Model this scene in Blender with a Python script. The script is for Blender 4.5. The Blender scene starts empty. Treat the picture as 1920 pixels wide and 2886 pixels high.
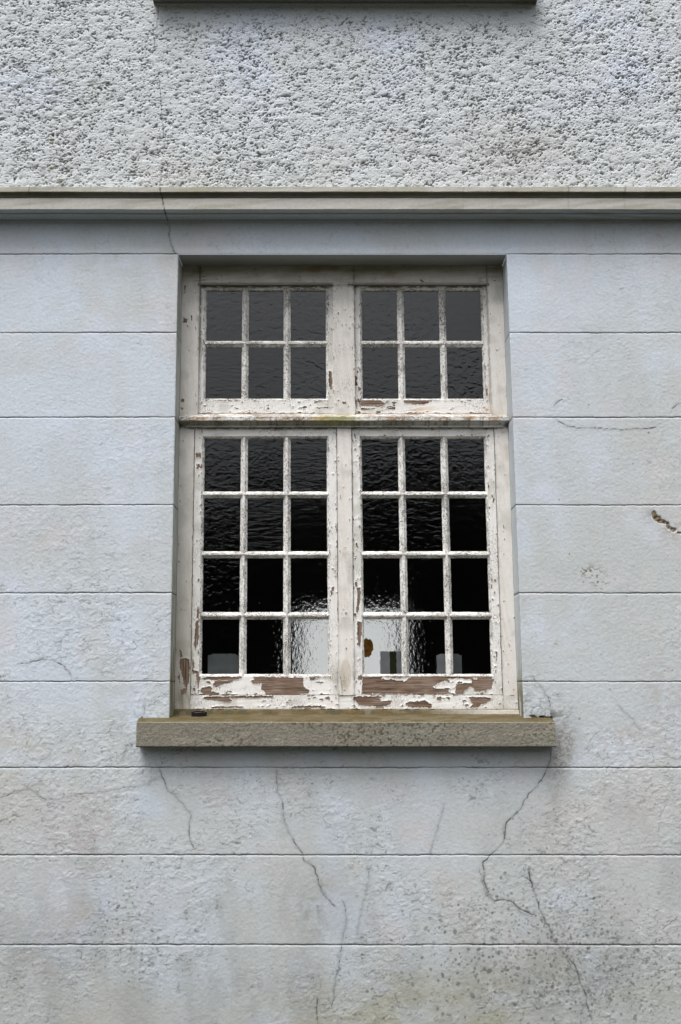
import bpy, math, random
import numpy as np

# ------------------------------------------------------------------ camera, world, sun
SRC_W, SRC_H, FPX = 1920.0, 2886.0, 2800.0
PITCH = math.radians(9.2)
CAM_D, CAM_H = 4.5, 1.75
sc = bpy.context.scene
cam_d = bpy.data.cameras.new("camera")
cam = bpy.data.objects.new("camera", cam_d)
sc.collection.objects.link(cam)
cam.location = (0, -CAM_D, CAM_H)
cam.rotation_euler = (math.radians(90) + PITCH, 0, 0)
cam_d.sensor_fit = 'VERTICAL'
cam_d.sensor_height = 36.0
cam_d.sensor_width = 24.0
cam_d.lens = FPX / SRC_H * 36.0
cam_d.clip_start = 0.05
cam_d.clip_end = 2000
sc.camera = cam

SUN_EL, SUN_AZ = math.radians(64), math.radians(28)   # azimuth measured from straight out of the wall towards the left
w = bpy.data.worlds.new("World"); sc.world = w; w.use_nodes = True
nt = w.node_tree
for n in list(nt.nodes): nt.nodes.remove(n)
sky = nt.nodes.new("ShaderNodeTexSky"); sky.sky_type = 'NISHITA'; sky.sun_disc = False
sky.sun_elevation = SUN_EL; sky.sun_rotation = math.pi + SUN_AZ
sky.dust_density = 3.0; sky.air_density = 1.0
hs = nt.nodes.new("ShaderNodeHueSaturation"); hs.inputs['Saturation'].default_value = 0.22
bg = nt.nodes.new("ShaderNodeBackground"); bg.inputs['Strength'].default_value = 0.12
wo = nt.nodes.new("ShaderNodeOutputWorld")
# overcast: the sky is brightest overhead and duller towards the horizon, with soft cloud banks
tcw = nt.nodes.new("ShaderNodeTexCoord"); sx = nt.nodes.new("ShaderNodeSeparateXYZ"); nt.links.new(tcw.outputs['Generated'], sx.inputs[0])
mrw = nt.nodes.new("ShaderNodeMapRange"); nt.links.new(sx.outputs['Z'], mrw.inputs[0])
for i, v in ((1, 0.0), (2, 1.0), (3, .34), (4, 1.80)): mrw.inputs[i].default_value = v
cn = nt.nodes.new("ShaderNodeTexNoise"); cn.inputs['Scale'].default_value = 5.0; cn.inputs['Detail'].default_value = 4.0; nt.links.new(tcw.outputs['Generated'], cn.inputs['Vector'])
cmr = nt.nodes.new("ShaderNodeMapRange"); nt.links.new(cn.outputs[0], cmr.inputs[0])
for i, v in ((1, .3), (2, .7), (3, .80), (4, 1.2)): cmr.inputs[i].default_value = v
mlw = nt.nodes.new("ShaderNodeMath"); mlw.operation = 'MULTIPLY'; nt.links.new(mrw.outputs[0], mlw.inputs[0]); nt.links.new(cmr.outputs[0], mlw.inputs[1])
mxw = nt.nodes.new("ShaderNodeMix"); mxw.data_type = 'RGBA'; mxw.blend_type = 'MULTIPLY'; mxw.inputs[0].default_value = 1
nt.links.new(sky.outputs[0], hs.inputs['Color']); nt.links.new(hs.outputs[0], mxw.inputs[6]); nt.links.new(mlw.outputs[0], mxw.inputs[7]); nt.links.new(mxw.outputs[2], bg.inputs['Color'])
nt.links.new(bg.outputs[0], wo.inputs['Surface'])

sl = bpy.data.lights.new("sun", 'SUN'); sl.energy = 1.5; sl.angle = math.radians(30); sl.color = (1.0, 0.975, 0.94)
so = bpy.data.objects.new("sun", sl); sc.collection.objects.link(so)
# direction from scene to the sun: out of the wall is -y
from mathutils import Vector
sd = Vector((-math.sin(SUN_AZ) * math.cos(SUN_EL), -math.cos(SUN_AZ) * math.cos(SUN_EL), math.sin(SUN_EL)))
so.rotation_euler = sd.to_track_quat('Z', 'Y').to_euler(); so.location = (-3, -6, 9)

sc.view_settings.view_transform = 'Standard'; sc.view_settings.look = 'None'
sc.view_settings.gamma = 1.0; sc.view_settings.exposure = 0.68
sc.cycles.use_denoising = True
sc.cycles.max_bounces = 8; sc.cycles.diffuse_bounces = 3; sc.cycles.glossy_bounces = 3
sc.cycles.transmission_bounces = 4; sc.cycles.transparent_max_bounces = 8
sc.cycles.sample_clamp_indirect = 6.0

# ------------------------------------------------------------------ measuring helpers
LEAN, ZREF = 0.008, 2.2            # the old wall leans a touch
CP, SP = math.cos(PITCH), math.sin(PITCH)
def U(px, py, Y=0.0):
    """photo measurement -> true (x, z) on the vertical plane y = Y, lean taken out"""
    a = (px - SRC_W / 2) / FPX; b = (SRC_H / 2 - py) / FPX
    dy = CP - b * SP; dz = SP + b * CP
    t = (CAM_D + Y) / dy
    x = a * t; z = CAM_H + dz * t
    return x + LEAN * (z - ZREF), z
def UX(px, py, Y=0.0): return U(px, py, Y)[0]
def UZ(py, Y=0.0): return U(960, py, Y)[1]

# ------------------------------------------------------------------ noise
RT = np.random.RandomState(7).rand(65536).astype(np.float32)
def vn(x, z, s, seed=0):
    """smooth value noise, feature size s (scalar or (sx, sz)), 0..1"""
    sx, sz = (s if isinstance(s, tuple) else (s, s))
    u = (x * 0.94 + z * 0.12) / sx + seed * 17.31 + 500; v = (z * 0.97 - x * 0.10) / sz + seed * 9.77 + 500
    iu = np.floor(u).astype(np.int64); iv = np.floor(v).astype(np.int64)
    fu = (u - iu).astype(np.float32); fv = (v - iv).astype(np.float32)
    fu = fu * fu * fu * (fu * (fu * 6 - 15) + 10); fv = fv * fv * fv * (fv * (fv * 6 - 15) + 10)
    def h(a, b): return RT[((a * 73856093) ^ (b * 19349663) ^ (seed * 83492791)) & 65535]
    return (h(iu, iv) * (1 - fu) + h(iu + 1, iv) * fu) * (1 - fv) + (h(iu, iv + 1) * (1 - fu) + h(iu + 1, iv + 1) * fu) * fv
def fbm(x, z, s, o=3, seed=0):
    sx, sz = (s if isinstance(s, tuple) else (s, s))
    r = 0; a = 1.0; t = 0
    for k in range(o):
        r = r + a * vn(x, z, (sx / 2.07 ** k, sz / 2.07 ** k), seed + k * 3); t += a; a *= 0.5
    return r / t
def sst(a, b, x):
    t = np.clip((x - a) / (b - a), 0, 1); return t * t * (3 - 2 * t)
def mixc(c, col, f):
    return c + (np.asarray(col, np.float32) - c) * f[..., None]
def blob(x, z, px, py, rx, ry, Y=0.0):
    cx, cz = U(px, py, Y); k = CAM_D / FPX * 1.05
    return np.exp(-(((x - cx) / (rx * k)) ** 2 + ((z - cz) / (ry * k)) ** 2))
def inpoly(x, z, poly):
    r = np.zeros(x.shape, bool); n = len(poly)
    for i in range(n):
        x1, z1 = poly[i]; x2, z2 = poly[(i + 1) % n]
        if z1 == z2: continue
        c = ((z1 > z) != (z2 > z)) & (x < (x2 - x1) * (z - z1) / (z2 - z1) + x1)
        r ^= c
    return r
def cvt(pts, ox, oy, s, Y):       # zoomed-in reading of the photo -> points on the plane
    return [U(ox + a / s, oy + b / s, Y) for a, b in pts]

# ------------------------------------------------------------------ mesh buffer
class Buf:
    def __init__(s): s.v = []; s.f = []; s.m = []; s.c = []; s.n = 0; s.sm = []
    def add(s, v, f, c, mat=0, smooth=False):
        v = np.asarray(v, np.float32).reshape(-1, 3); f = np.asarray(f, np.int64).reshape(-1, 4)
        c = np.asarray(c, np.float32)
        if c.ndim == 1: c = np.tile(c, (len(v), 1))
        s.v.append(v); s.f.append(f + s.n); s.c.append(c.reshape(-1, 3)); s.n += len(v)
        s.m.append(np.full(len(f), mat, np.int32)); s.sm.append(np.full(len(f), smooth, bool))
    def grid(s, P, C, mat=0, keep=None, smooth=True, flip=False):
        """P: (rows, cols, 3) positions"""
        R, K = P.shape[:2]
        i = np.arange(R - 1)[:, None] * K + np.arange(K - 1)[None, :]
        q = np.stack([i, i + 1, i + K + 1, i + K], -1)
        if flip: q = q[..., ::-1]
        q = q.reshape(-1, 4) if keep is None else q[keep]
        P = P.reshape(-1, 3); C = np.broadcast_to(C, (R, K, 3)).reshape(-1, 3) if np.ndim(C) != 1 else np.tile(C, (R * K, 1))
        if keep is not None:
            used = np.zeros(len(P), bool); used[q.ravel()] = True
            mp = np.cumsum(used) - 1
            P = P[used]; C = C[used]; q = mp[q]
        s.add(P, q, C, mat, smooth)
    def box(s, x0, x1, y0, y1, z0, z1, c, mats=(0,) * 6):
        """faces: front(-y), back, left, right, bottom, top"""
        V = [(x0, y0, z0), (x1, y0, z0), (x1, y0, z1), (x0, y0, z1), (x0, y1, z0), (x1, y1, z0), (x1, y1, z1), (x0, y1, z1)]
        F = [(0, 1, 2, 3), (5, 4, 7, 6), (4, 0, 3, 7), (1, 5, 6, 2), (4, 5, 1, 0), (3, 2, 6, 7)]
        for f, m in zip(F, mats):
            if m is None: continue
            s.add([V[k] for k in f], [(0, 1, 2, 3)], c, m)
    def build(s, name, mats, parent=None, lean=True):
        v = np.concatenate(s.v).astype(np.float32).copy(); f = np.concatenate(s.f); c = np.concatenate(s.c)
        if lean: v[:, 0] -= LEAN * (v[:, 2] - ZREF)
        me = bpy.data.meshes.new(name)
        me.vertices.add(len(v)); me.vertices.foreach_set('co', v.ravel())
        me.loops.add(len(f) * 4); me.loops.foreach_set('vertex_index', f.ravel().astype(np.int32))
        me.polygons.add(len(f)); me.polygons.foreach_set('loop_start', np.arange(0, len(f) * 4, 4, dtype=np.int32))
        me.polygons.foreach_set('loop_total', np.full(len(f), 4, np.int32))
        me.polygons.foreach_set('material_index', np.concatenate(s.m))
        me.polygons.foreach_set('use_smooth', np.concatenate(s.sm))
        me.update(calc_edges=True)
        a = me.color_attributes.new('Col', 'FLOAT_COLOR', 'POINT')
        a.data.foreach_set('color', np.concatenate([np.clip(c, 0, 1), np.ones((len(c), 1), np.float32)], 1).astype(np.float32).ravel())
        me.validate()
        for m in mats: me.materials.append(m)
        o = bpy.data.objects.new(name, me); sc.collection.objects.link(o)
        if parent is not None: o.parent = parent
        return o
def empty(name, loc=(0, 0, 0)):
    o = bpy.data.objects.new(name, None); sc.collection.objects.link(o); o.location = loc; o.empty_display_size = .2; return o
def tag(o, label=None, cat=None, group=None, kind=None):
    for k, v in (('label', label), ('category', cat), ('group', group), ('kind', kind)):
        if v: o[k] = v
    return o

# ------------------------------------------------------------------ materials
def newmat(name):
    m = bpy.data.materials.new(name); m.use_nodes = True; t = m.node_tree
    b = t.nodes['Principled BSDF']; return m, t, b
def N(t, kind, **kw):
    n = t.nodes.new(kind)
    for k, v in kw.items():
        if k in n.inputs: n.inputs[k].default_value = v
        else: setattr(n, k, v)
    return n
def coords(t, scale=(1, 1, 1)):
    tc = t.nodes.new('ShaderNodeTexCoord'); mp = t.nodes.new('ShaderNodeMapping'); mp.inputs['Scale'].default_value = scale
    t.links.new(tc.outputs['Object'], mp.inputs['Vector']); return mp.outputs[0]
def attr_mat(name, rough=0.85, var=0.12, nscale=120, bump=0.3, bdist=0.002, bscale=250, spec=0.3, cracks=0.0, cscale=(90, 90, 45)):
    m, t, b = newmat(name)
    at = N(t, 'ShaderNodeVertexColor', layer_name='Col')
    co = coords(t)
    n1 = N(t, 'ShaderNodeTexNoise', Scale=nscale, Detail=4.0, Roughness=0.65); t.links.new(co, n1.inputs['Vector'])
    mr = N(t, 'ShaderNodeMapRange'); t.links.new(n1.outputs[0], mr.inputs[0])
    for i, v in ((1, .25), (2, .75), (3, 1 - var), (4, 1 + var)): mr.inputs[i].default_value = v
    mx = N(t, 'ShaderNodeMix', data_type='RGBA', blend_type='MULTIPLY'); mx.inputs[0].default_value = 1
    t.links.new(at.outputs[0], mx.inputs[6]); t.links.new(mr.outputs[0], mx.inputs[7])
    colout = mx.outputs[2]
    n2 = N(t, 'ShaderNodeTexNoise', Scale=bscale, Detail=5.0, Roughness=0.6); t.links.new(co, n2.inputs['Vector'])
    hgt = n2.outputs[0]
    if cracks > 0:
        cc = coords(t, cscale)
        nz = N(t, 'ShaderNodeTexNoise', Scale=1.3, Detail=3.0); t.links.new(cc, nz.inputs['Vector'])
        ad = N(t, 'ShaderNodeMix', data_type='RGBA', blend_type='LINEAR_LIGHT'); ad.inputs[0].default_value = .5
        t.links.new(cc, ad.inputs[6]); t.links.new(nz.outputs['Color'], ad.inputs[7])
        vo = N(t, 'ShaderNodeTexVoronoi', feature='DISTANCE_TO_EDGE', Scale=1.0); t.links.new(ad.outputs[2], vo.inputs['Vector'])
        n3 = N(t, 'ShaderNodeTexNoise', Scale=9.0, Detail=3.0); t.links.new(co, n3.inputs['Vector'])
        wd = N(t, 'ShaderNodeMapRange'); t.links.new(n3.outputs[0], wd.inputs[0])
        for i, v in ((1, .42), (2, .7), (3, .0), (4, .075 * cracks)): wd.inputs[i].default_value = v
        lt = N(t, 'ShaderNodeMath', operation='LESS_THAN'); t.links.new(vo.outputs['Distance'], lt.inputs[0]); t.links.new(wd.outputs[0], lt.inputs[1])
        ck = N(t, 'ShaderNodeMix', data_type='RGBA', blend_type='MIX'); t.links.new(lt.outputs[0], ck.inputs[0])
        t.links.new(colout, ck.inputs[6]); ck.inputs[7].default_value = (.07, .05, .035, 1); colout = ck.outputs[2]
        sb = N(t, 'ShaderNodeMath', operation='SUBTRACT'); t.links.new(hgt, sb.inputs[0]); t.links.new(lt.outputs[0], sb.inputs[1]); hgt = sb.outputs[0]
    t.links.new(colout, b.inputs['Base Color'])
    bp = N(t, 'ShaderNodeBump', Strength=bump, Distance=bdist); t.links.new(hgt, bp.inputs['Height']); t.links.new(bp.outputs[0], b.inputs['Normal'])
    b.inputs['Roughness'].default_value = rough; b.inputs['Specular IOR Level'].default_value = spec
    return m
M = {}
M['render'] = attr_mat('painted_render', .88, .07, 60, .5, .0016, 170)
M['rough'] = attr_mat('roughcast', .92, .10, 140, .6, .003, 260)
M['stone'] = attr_mat('sill_stone', .9, .22, 110, .9, .003, 150)
M['course'] = attr_mat('string_stone', .85, .10, 60, .35, .002, 120)
M['paint'] = attr_mat('old_white_paint', .6, .06, 90, .4, .0012, 200, .35, .30, (120, 120, 40))
M['putty'] = attr_mat('cracked_putty_paint', .62, .12, 120, .7, .0025, 160, .3, 1.0, (150, 150, 110))
M['paint_flat'] = attr_mat('old_frame_paint', .6, .05, 50, .3, .0010, 160, .35, .10, (130, 130, 30))

def wood(name, axis):
    m, t, b = newmat(name)
    sc_ = (9, 80, 240) if axis == 'x' else (240, 80, 9)
    co = coords(t, sc_)
    n = N(t, 'ShaderNodeTexNoise', Scale=1.0, Detail=5.0, Roughness=.6, Distortion=.6); t.links.new(co, n.inputs['Vector'])
    cr = N(t, 'ShaderNodeValToRGB'); t.links.new(n.outputs[0], cr.inputs[0])
    e = cr.color_ramp.elements; e[0].position = .30; e[0].color = (.035, .024, .014, 1); e[1].position = .75; e[1].color = (.37, .30, .25, 1)
    k = cr.color_ramp.elements.new(.42); k.color = (.15, .105, .075, 1)
    k = cr.color_ramp.elements.new(.55); k.color = (.26, .195, .155, 1)
    n4 = N(t, 'ShaderNodeTexNoise', Scale=14.0, Detail=2.0); t.links.new(coords(t), n4.inputs['Vector'])
    mx = N(t, 'ShaderNodeMix', data_type='RGBA', blend_type='MULTIPLY'); mx.inputs[0].default_value = .55
    c2 = N(t, 'ShaderNodeValToRGB'); t.links.new(n4.outputs[0], c2.inputs[0])
    c2.color_ramp.elements[0].position = .4; c2.color_ramp.elements[0].color = (.75, .62, .5, 1); c2.color_ramp.elements[1].position = .65; c2.color_ramp.elements[1].color = (1.1, 1.1, 1.15, 1)
    t.links.new(cr.outputs[0], mx.inputs[6]); t.links.new(c2.outputs[0], mx.inputs[7]); t.links.new(mx.outputs[2], b.inputs['Base Color'])
    bp = N(t, 'ShaderNodeBump', Strength=.8, Distance=.002); t.links.new(n.outputs[0], bp.inputs['Height']); t.links.new(bp.outputs[0], b.inputs['Normal'])
    b.inputs['Roughness'].default_value = .85; b.inputs['Specular IOR Level'].default_value = .2
    return m
M['wood_h'] = wood('bare_wood_along_rail', 'x'); M['wood_v'] = wood('bare_wood_along_post', 'z')

def glass(name, ripple, rscale, refr=False, amp=.004, hscale=75):
    m, t, b = newmat(name); t.nodes.remove(b); out = t.nodes['Material Output']
    co = coords(t, rscale)
    n = N(t, 'ShaderNodeTexNoise', Scale=1.0, Detail=1.4, Roughness=.45, Distortion=.9); t.links.new(co, n.inputs['Vector'])
    bp = N(t, 'ShaderNodeBump', Strength=1.0, Distance=ripple); t.links.new(n.outputs[0], bp.inputs['Height'])
    gl = N(t, 'ShaderNodeBsdfGlossy', Roughness=.11); gl.inputs['Color'].default_value = (1, 1, 1, 1); t.links.new(bp.outputs[0], gl.inputs['Normal'])
    fr = N(t, 'ShaderNodeFresnel', IOR=1.5)
    if refr:
        n2 = N(t, 'ShaderNodeTexNoise', Scale=hscale, Detail=2.5, Roughness=.55); t.links.new(coords(t, (1, 1, .75)), n2.inputs['Vector'])
        b2 = N(t, 'ShaderNodeBump', Strength=1.0, Distance=amp); t.links.new(n2.outputs[0], b2.inputs['Height'])
        tr = N(t, 'ShaderNodeBsdfRefraction', IOR=1.40, Roughness=.05); tr.inputs['Color'].default_value = (.93, .95, .95, 1)
        t.links.new(b2.outputs[0], tr.inputs['Normal'])
    else:
        tr = N(t, 'ShaderNodeBsdfTransparent'); tr.inputs['Color'].default_value = (.82, .84, .83, 1)
    f2 = N(t, 'ShaderNodeMath', operation='MULTIPLY'); t.links.new(fr.outputs[0], f2.inputs[0]); f2.inputs[1].default_value = 1.6   # both faces of the pane reflect
    mx = t.nodes.new('ShaderNodeMixShader'); t.links.new(f2.outputs[0], mx.inputs[0]); t.links.new(tr.outputs[0], mx.inputs[1]); t.links.new(gl.outputs[0], mx.inputs[2])
    # specks of grime stuck on the pane
    sp = N(t, 'ShaderNodeTexVoronoi', Scale=55.0); t.links.new(coords(t), sp.inputs['Vector'])
    nn = N(t, 'ShaderNodeTexNoise', Scale=7.0, Detail=2.0); t.links.new(coords(t), nn.inputs['Vector'])
    th = N(t, 'ShaderNodeMapRange'); t.links.new(nn.outputs[0], th.inputs[0])
    for i, v in ((1, .5), (2, .8), (3, .0), (4, .16)): th.inputs[i].default_value = v
    lt = N(t, 'ShaderNodeMath', operation='LESS_THAN'); t.links.new(sp.outputs['Distance'], lt.inputs[0]); t.links.new(th.outputs[0], lt.inputs[1])
    ml = N(t, 'ShaderNodeMath', operation='MULTIPLY'); t.links.new(lt.outputs[0], ml.inputs[0]); ml.inputs[1].default_value = .28
    df = N(t, 'ShaderNodeBsdfDiffuse'); df.inputs['Color'].default_value = (.5, .5, .47, 1)
    m2 = t.nodes.new('ShaderNodeMixShader'); t.links.new(ml.outputs[0], m2.inputs[0]); t.links.new(mx.outputs[0], m2.inputs[1]); t.links.new(df.outputs[0], m2.inputs[2])
    t.links.new(m2.outputs[0], out.inputs['Surface'])
    return m
M['glass_a'] = glass('window_glass', .0018, (30, 30, 42)); M['glass_c'] = glass('flat_window_glass', .0006, (18, 18, 40)); M['glass_d'] = glass('streaky_window_glass', .0010, (16, 16, 75))
M['glass_b'] = glass('wavy_window_glass', .0012, (33, 33, 48))
M['glass_h'] = glass('hammered_glass', .0008, (24, 24, 40), True, .0024)

def flat(name, col, rough=.8, spec=.3, var=.15, ns=20):
    m, t, b = newmat(name); n = N(t, 'ShaderNodeTexNoise', Scale=ns, Detail=4.0); t.links.new(coords(t), n.inputs['Vector'])
    mr = N(t, 'ShaderNodeMapRange'); t.links.new(n.outputs[0], mr.inputs[0])
    for i, v in ((1, .3), (2, .7), (3, 1 - var), (4, 1 + var)): mr.inputs[i].default_value = v
    mx = N(t, 'ShaderNodeMix', data_type='RGBA', blend_type='MULTIPLY'); mx.inputs[0].default_value = 1; mx.inputs[6].default_value = (*col, 1)
    t.links.new(mr.outputs[0], mx.inputs[7]); t.links.new(mx.outputs[2], b.inputs['Base Color'])
    b.inputs['Roughness'].default_value = rough; b.inputs['Specular IOR Level'].default_value = spec
    return m
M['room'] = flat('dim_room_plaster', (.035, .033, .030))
M['plastic'] = flat('black_plastic', (.012, .009, .009), .45, .4, .3, 120)
M['grey'] = flat('grey_card', (.55, .56, .58), ns=9, var=.25); M['green'] = flat('dark_green_card', (.05, .065, .025)); M['ochre'] = flat('ochre_leaf', (.32, .15, .02), .7, .2, .4, 60)
M['added_paving'] = flat('added_pale_paving', (.62, .62, .60), .9, .2, .15, 2); M['ground'] = flat('gravel_ground', (.045, .045, .035), .95, .2, .35, 6); M['leaf'] = flat('tree_leaves', (.035, .055, .02), .8, .2, .4, .8)

# ------------------------------------------------------------------ colours (true surface colours, with stains)
def vn1(x, s, seed): return vn(x, x * 0, s, seed)
BLUE = (.555, .607, .665); GREY = (.505, .53, .53); BEIGE = (.50, .475, .435); GRIME = (.235, .235, .205)
OPL, OPR = (UX(501.5, 718) + UX(478.5, 2015)) / 2, (UX(1429.7, 718) + UX(1474, 2010)) / 2
OPT = UZ(717.5)
JOINTS = [UZ(v) for v in (716, 938, 1176.5, 1423.5, 1671.5, 1921, 2163.5, 2410, 2663)]
JOINTS += [JOINTS[-1] - .385, JOINTS[-1] - .77]
CRACKS = [  # (points read from the photo, width in mm)
    ([(454, 600), (460, 595), (466, 612), (477, 636), (476, 660), (480, 677), (486, 695), (494, 714)], 2.6),
    ([(448, 2163), (456, 2190), (474, 2230), (492, 2238), (520, 2272), (538, 2295), (534, 2330), (537, 2370), (546, 2390)], 1.9),
    ([(446, 2192), (420, 2210), (385, 2217), (340, 2222), (290, 2232), (240, 2236), (190, 2247), (150, 2254), (120, 2250), (88, 2226), (50, 2232), (0, 2250)], 1.3),
    ([(780, 2170), (780, 2200), (780, 2232), (795, 2255), (798, 2300), (812, 2345), (830, 2375), (853, 2405), (858, 2428), (884, 2443), (895, 2470), (903, 2500), (912, 2522), (930, 2540), (944, 2555)], 2.1),
    ([(966, 2540), (975, 2565), (975, 2610), (967, 2645), (962, 2662), (958, 2705), (946, 2760), (940, 2820), (936, 2840)], 1.7),
    ([(895, 2815), (893, 2850), (896, 2886)], 2.6),
    ([(1556, 2108), (1552, 2140), (1545, 2160), (1536, 2180), (1515, 2215), (1498, 2232), (1478, 2255), (1468, 2280), (1448, 2300), (1428, 2318), (1424, 2345), (1418, 2375), (1400, 2395), (1380, 2412), (1362, 2430), (1365, 2470), (1370, 2500), (1385, 2530), (1394, 2541), (1420, 2536), (1445, 2543), (1465, 2562), (1490, 2573), (1510, 2578)], 2.5),
    ([(1490, 2450), (1502, 2500), (1512, 2535), (1525, 2570), (1535, 2592), (1550, 2620), (1562, 2650), (1580, 2672), (1600, 2698), (1620, 2720), (1632, 2760), (1650, 2800), (1660, 2850), (1668, 2876)], 3.0),
    ([(1560, 1178), (1575, 1188), (1590, 1196), (1625, 1208), (1665, 1207), (1720, 1210), (1775, 1211), (1815, 1209), (1850, 1204)], 2.2),
    ([(1585, 1126), (1562, 1144)], 2.4), ([(1920, 1136), (1908, 1140), (1896, 1151)], 2.6),
    ([(1497, 1900), (1508, 1922), (1522, 1930), (1535, 1950), (1548, 1975), (1552, 2000)], 1.6),
    ([(48, 1872), (85, 1868), (120, 1858), (150, 1860), (175, 1874), (195, 1894), (202, 1905)], 1.9),
    ([(1253, 2265), (1244, 2300), (1230, 2345), (1222, 2370), (1210, 2420)], 1.2),
    ([(408, 1970), (408, 2000), (402, 2022)], 1.4),
    ([(1035, 2435), (1040, 2480), (1020, 2560), (1005, 2640)], 1.0),
    ([(505, 2770), (497, 2797)], 2.2), ([(1352, 2450), (1358, 2480), (1368, 2505), (1380, 2535)], 1.4), ([(1470, 2468), (1484, 2474), (1492, 2480), (1496, 2486)], 1.6), ([(1448, 2552), (1470, 2574), (1500, 2582)], 1.2), ([(1598, 2700), (1608, 2728), (1622, 2738), (1636, 2748)], 1.5), ([(1425, 2322), (1418, 2335), (1424, 2362)], 1.2), ([(1650, 2830), (1640, 2860)], 1.2), ([(905, 2480), (908, 2505), (920, 2530)], 1.0), ([(1740, 1985), (1775, 2020), (1810, 2060)], 1.3),
    ([(385, 2090), (355, 2105), (350, 2130), (340, 2148)], 1.3),
    ([(1568, 2070), (1580, 2062), (1592, 2068)], 2.0)]
def wall_fields(xs, zs):
    X, Z = np.meshgrid(xs, zs)
    X = X.astype(np.float32); Z = Z.astype(np.float32)
    px = X / (CAM_D / FPX) + 960                                     # rough photo columns, for placing wear
    low = sst(1.9, .3, Z); right = sst(-.3, 1.3, X)
    big = fbm(X, Z, (.45, .6), 4, 1); str_ = fbm(X, Z, (.07, .6), 3, 5); med = fbm(X, Z, .12, 4, 9)
    C = np.tile(np.asarray(BLUE, np.float32), X.shape + (1,))
    d = np.clip(.05 + .40 * sst(3.1, 2.3, Z) + .35 * low + .45 * right * sst(3.6, 2.9, Z) + 1.5 * (big - .5) + .8 * (str_ - .5), 0, 1)
    C = mixc(C, GREY, d)
    C = mixc(C, BEIGE, np.clip((fbm(X, Z, .22, 4, 21) - .50) * 2.4, 0, 1) * (.30 + .5 * low))
    C = mixc(C, (.60, .56, .58), np.clip((fbm(X, Z, .16, 4, 27) - .56) * 3, 0, 1) * .45)
    C = mixc(C, (.60, .66, .76), np.clip((fbm(X, Z, .19, 3, 37) - .60) * 4, 0, 1) * .5)
    C *= (1 - .15 * low * sst(.42, .70, fbm(X, Z, (.14, .3), 4, 41)))[..., None]
    C = mixc(C, (.40, .41, .36), np.clip(sst(.85, .2, Z) * (.25 + 1.5 * (med - .35)), 0, 1) * .55)
    C *= (.965 + .07 * med)[..., None] * (1 - .11 * sst(1.35, .4, Z))[..., None]; C = mixc(C, (.36, .34, .24), np.clip(sst(.75, .3, Z) * sst(.5, .75, fbm(X, Z, (.3, .12), 4, 45)), 0, 1) * (.15 + .6 * blob(X, Z, 1230, 2860, 230, 110)))
    H = .0008 * (fbm(X, Z, .10, 2, 51) - .5) + .0007 * (vn(X, Z, .009, 61) - .5) + .0005 * (vn(X, Z, .0055, 62) - .5)
    # lifted paint flakes
    wx = X + .010 * (vn(X, Z, .02, 71) - .5); wz = Z + .010 * (vn(X, Z, .02, 72) - .5)
    fl = np.clip(sst(.36, .66, fbm(X, Z, .26, 3, 81)) * (.30 + .7 * sst(3.0, 1.6, Z)) + .15, 0, 1)
    for k, (s, t, hh) in enumerate((((.026, .017), .56, .0011), ((.015, .010), .60, .0009), ((.050, .028), .60, .0011))):
        n = fbm(wx, wz, s, 2, 90 + 7 * k); nu = fbm(wx, wz - .003, s, 2, 90 + 7 * k)
        H += .6 * hh * fl * sst(t, t + .07, n)
        edge = np.exp(-((n - t) / .035) ** 2) * (n < nu) * sst(.5, .65, vn(X, Z, .03, 99 + k)) * fl
        C *= (1 - .50 * edge)[..., None]
    # cracks, scars, damp and lichen
    for pts, wmm in CRACKS:
        P = [U(a, b) for a, b in pts]
        # add small wiggles
        Q = []
        rr = random.Random(len(pts) * 31 + int(pts[0][0]))
        for (x1, z1), (x2, z2) in zip(P[:-1], P[1:]):
            n = max(1, int(math.hypot(x2 - x1, z2 - z1) / .014))
            for i in range(n): Q.append((x1 + (x2 - x1) * i / n + rr.uniform(-.0040, .0040) * (i > 0), z1 + (z2 - z1) * i / n + rr.uniform(-.0035, .0035) * (i > 0)))
        Q.append(P[-1])
        for k, ((x1, z1), (x2, z2)) in enumerate(zip(Q[:-1], Q[1:])):
            a0, a1 = np.searchsorted(xs, [min(x1, x2) - .012, max(x1, x2) + .012]); b0, b1 = np.searchsorted(zs, [min(z1, z2) - .012, max(z1, z2) + .012])
            if a1 - a0 < 2 or b1 - b0 < 2: continue
            XX = X[b0:b1, a0:a1]; ZZ = Z[b0:b1, a0:a1]; L = (x2 - x1) ** 2 + (z2 - z1) ** 2 + 1e-12
            tt = np.clip(((XX - x1) * (x2 - x1) + (ZZ - z1) * (z2 - z1)) / L, 0, 1)
            D = np.hypot(XX - x1 - tt * (x2 - x1), ZZ - z1 - tt * (z2 - z1))
            wv = wmm * .00072 * (.45 + .9 * RT[(k * 7 + int(wmm * 100)) & 65535])
            f = np.exp(-(D / wv) ** 2) * (.40 + .60 * sst(.25, .6, vn(XX, ZZ, .03, 77))) * min(1, wmm / 2)
            H[b0:b1, a0:a1] = np.minimum(H[b0:b1, a0:a1], -.0035 * f + .001)
            C[b0:b1, a0:a1] = C[b0:b1, a0:a1] * (1 - .86 * f[..., None]) * (1 - .10 * np.exp(-(D / .008) ** 2))[..., None]
    def bl(*a): return blob(X, Z, *a)
    nz = fbm(X, Z, .018, 3, 131)
    # damp stain by the right end of the sill
    s = np.clip(bl(1592, 2090, 38, 70) + .6 * bl(1575, 2160, 22, 60) + .35 * bl(1560, 2240, 16, 70), 0, 1) * (.35 + .65 * sst(.3, .7, fbm(X, Z, .007, 2, 133)))
    C = mixc(C, (.17, .165, .15), np.clip(s * .75, 0, .75))
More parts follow.
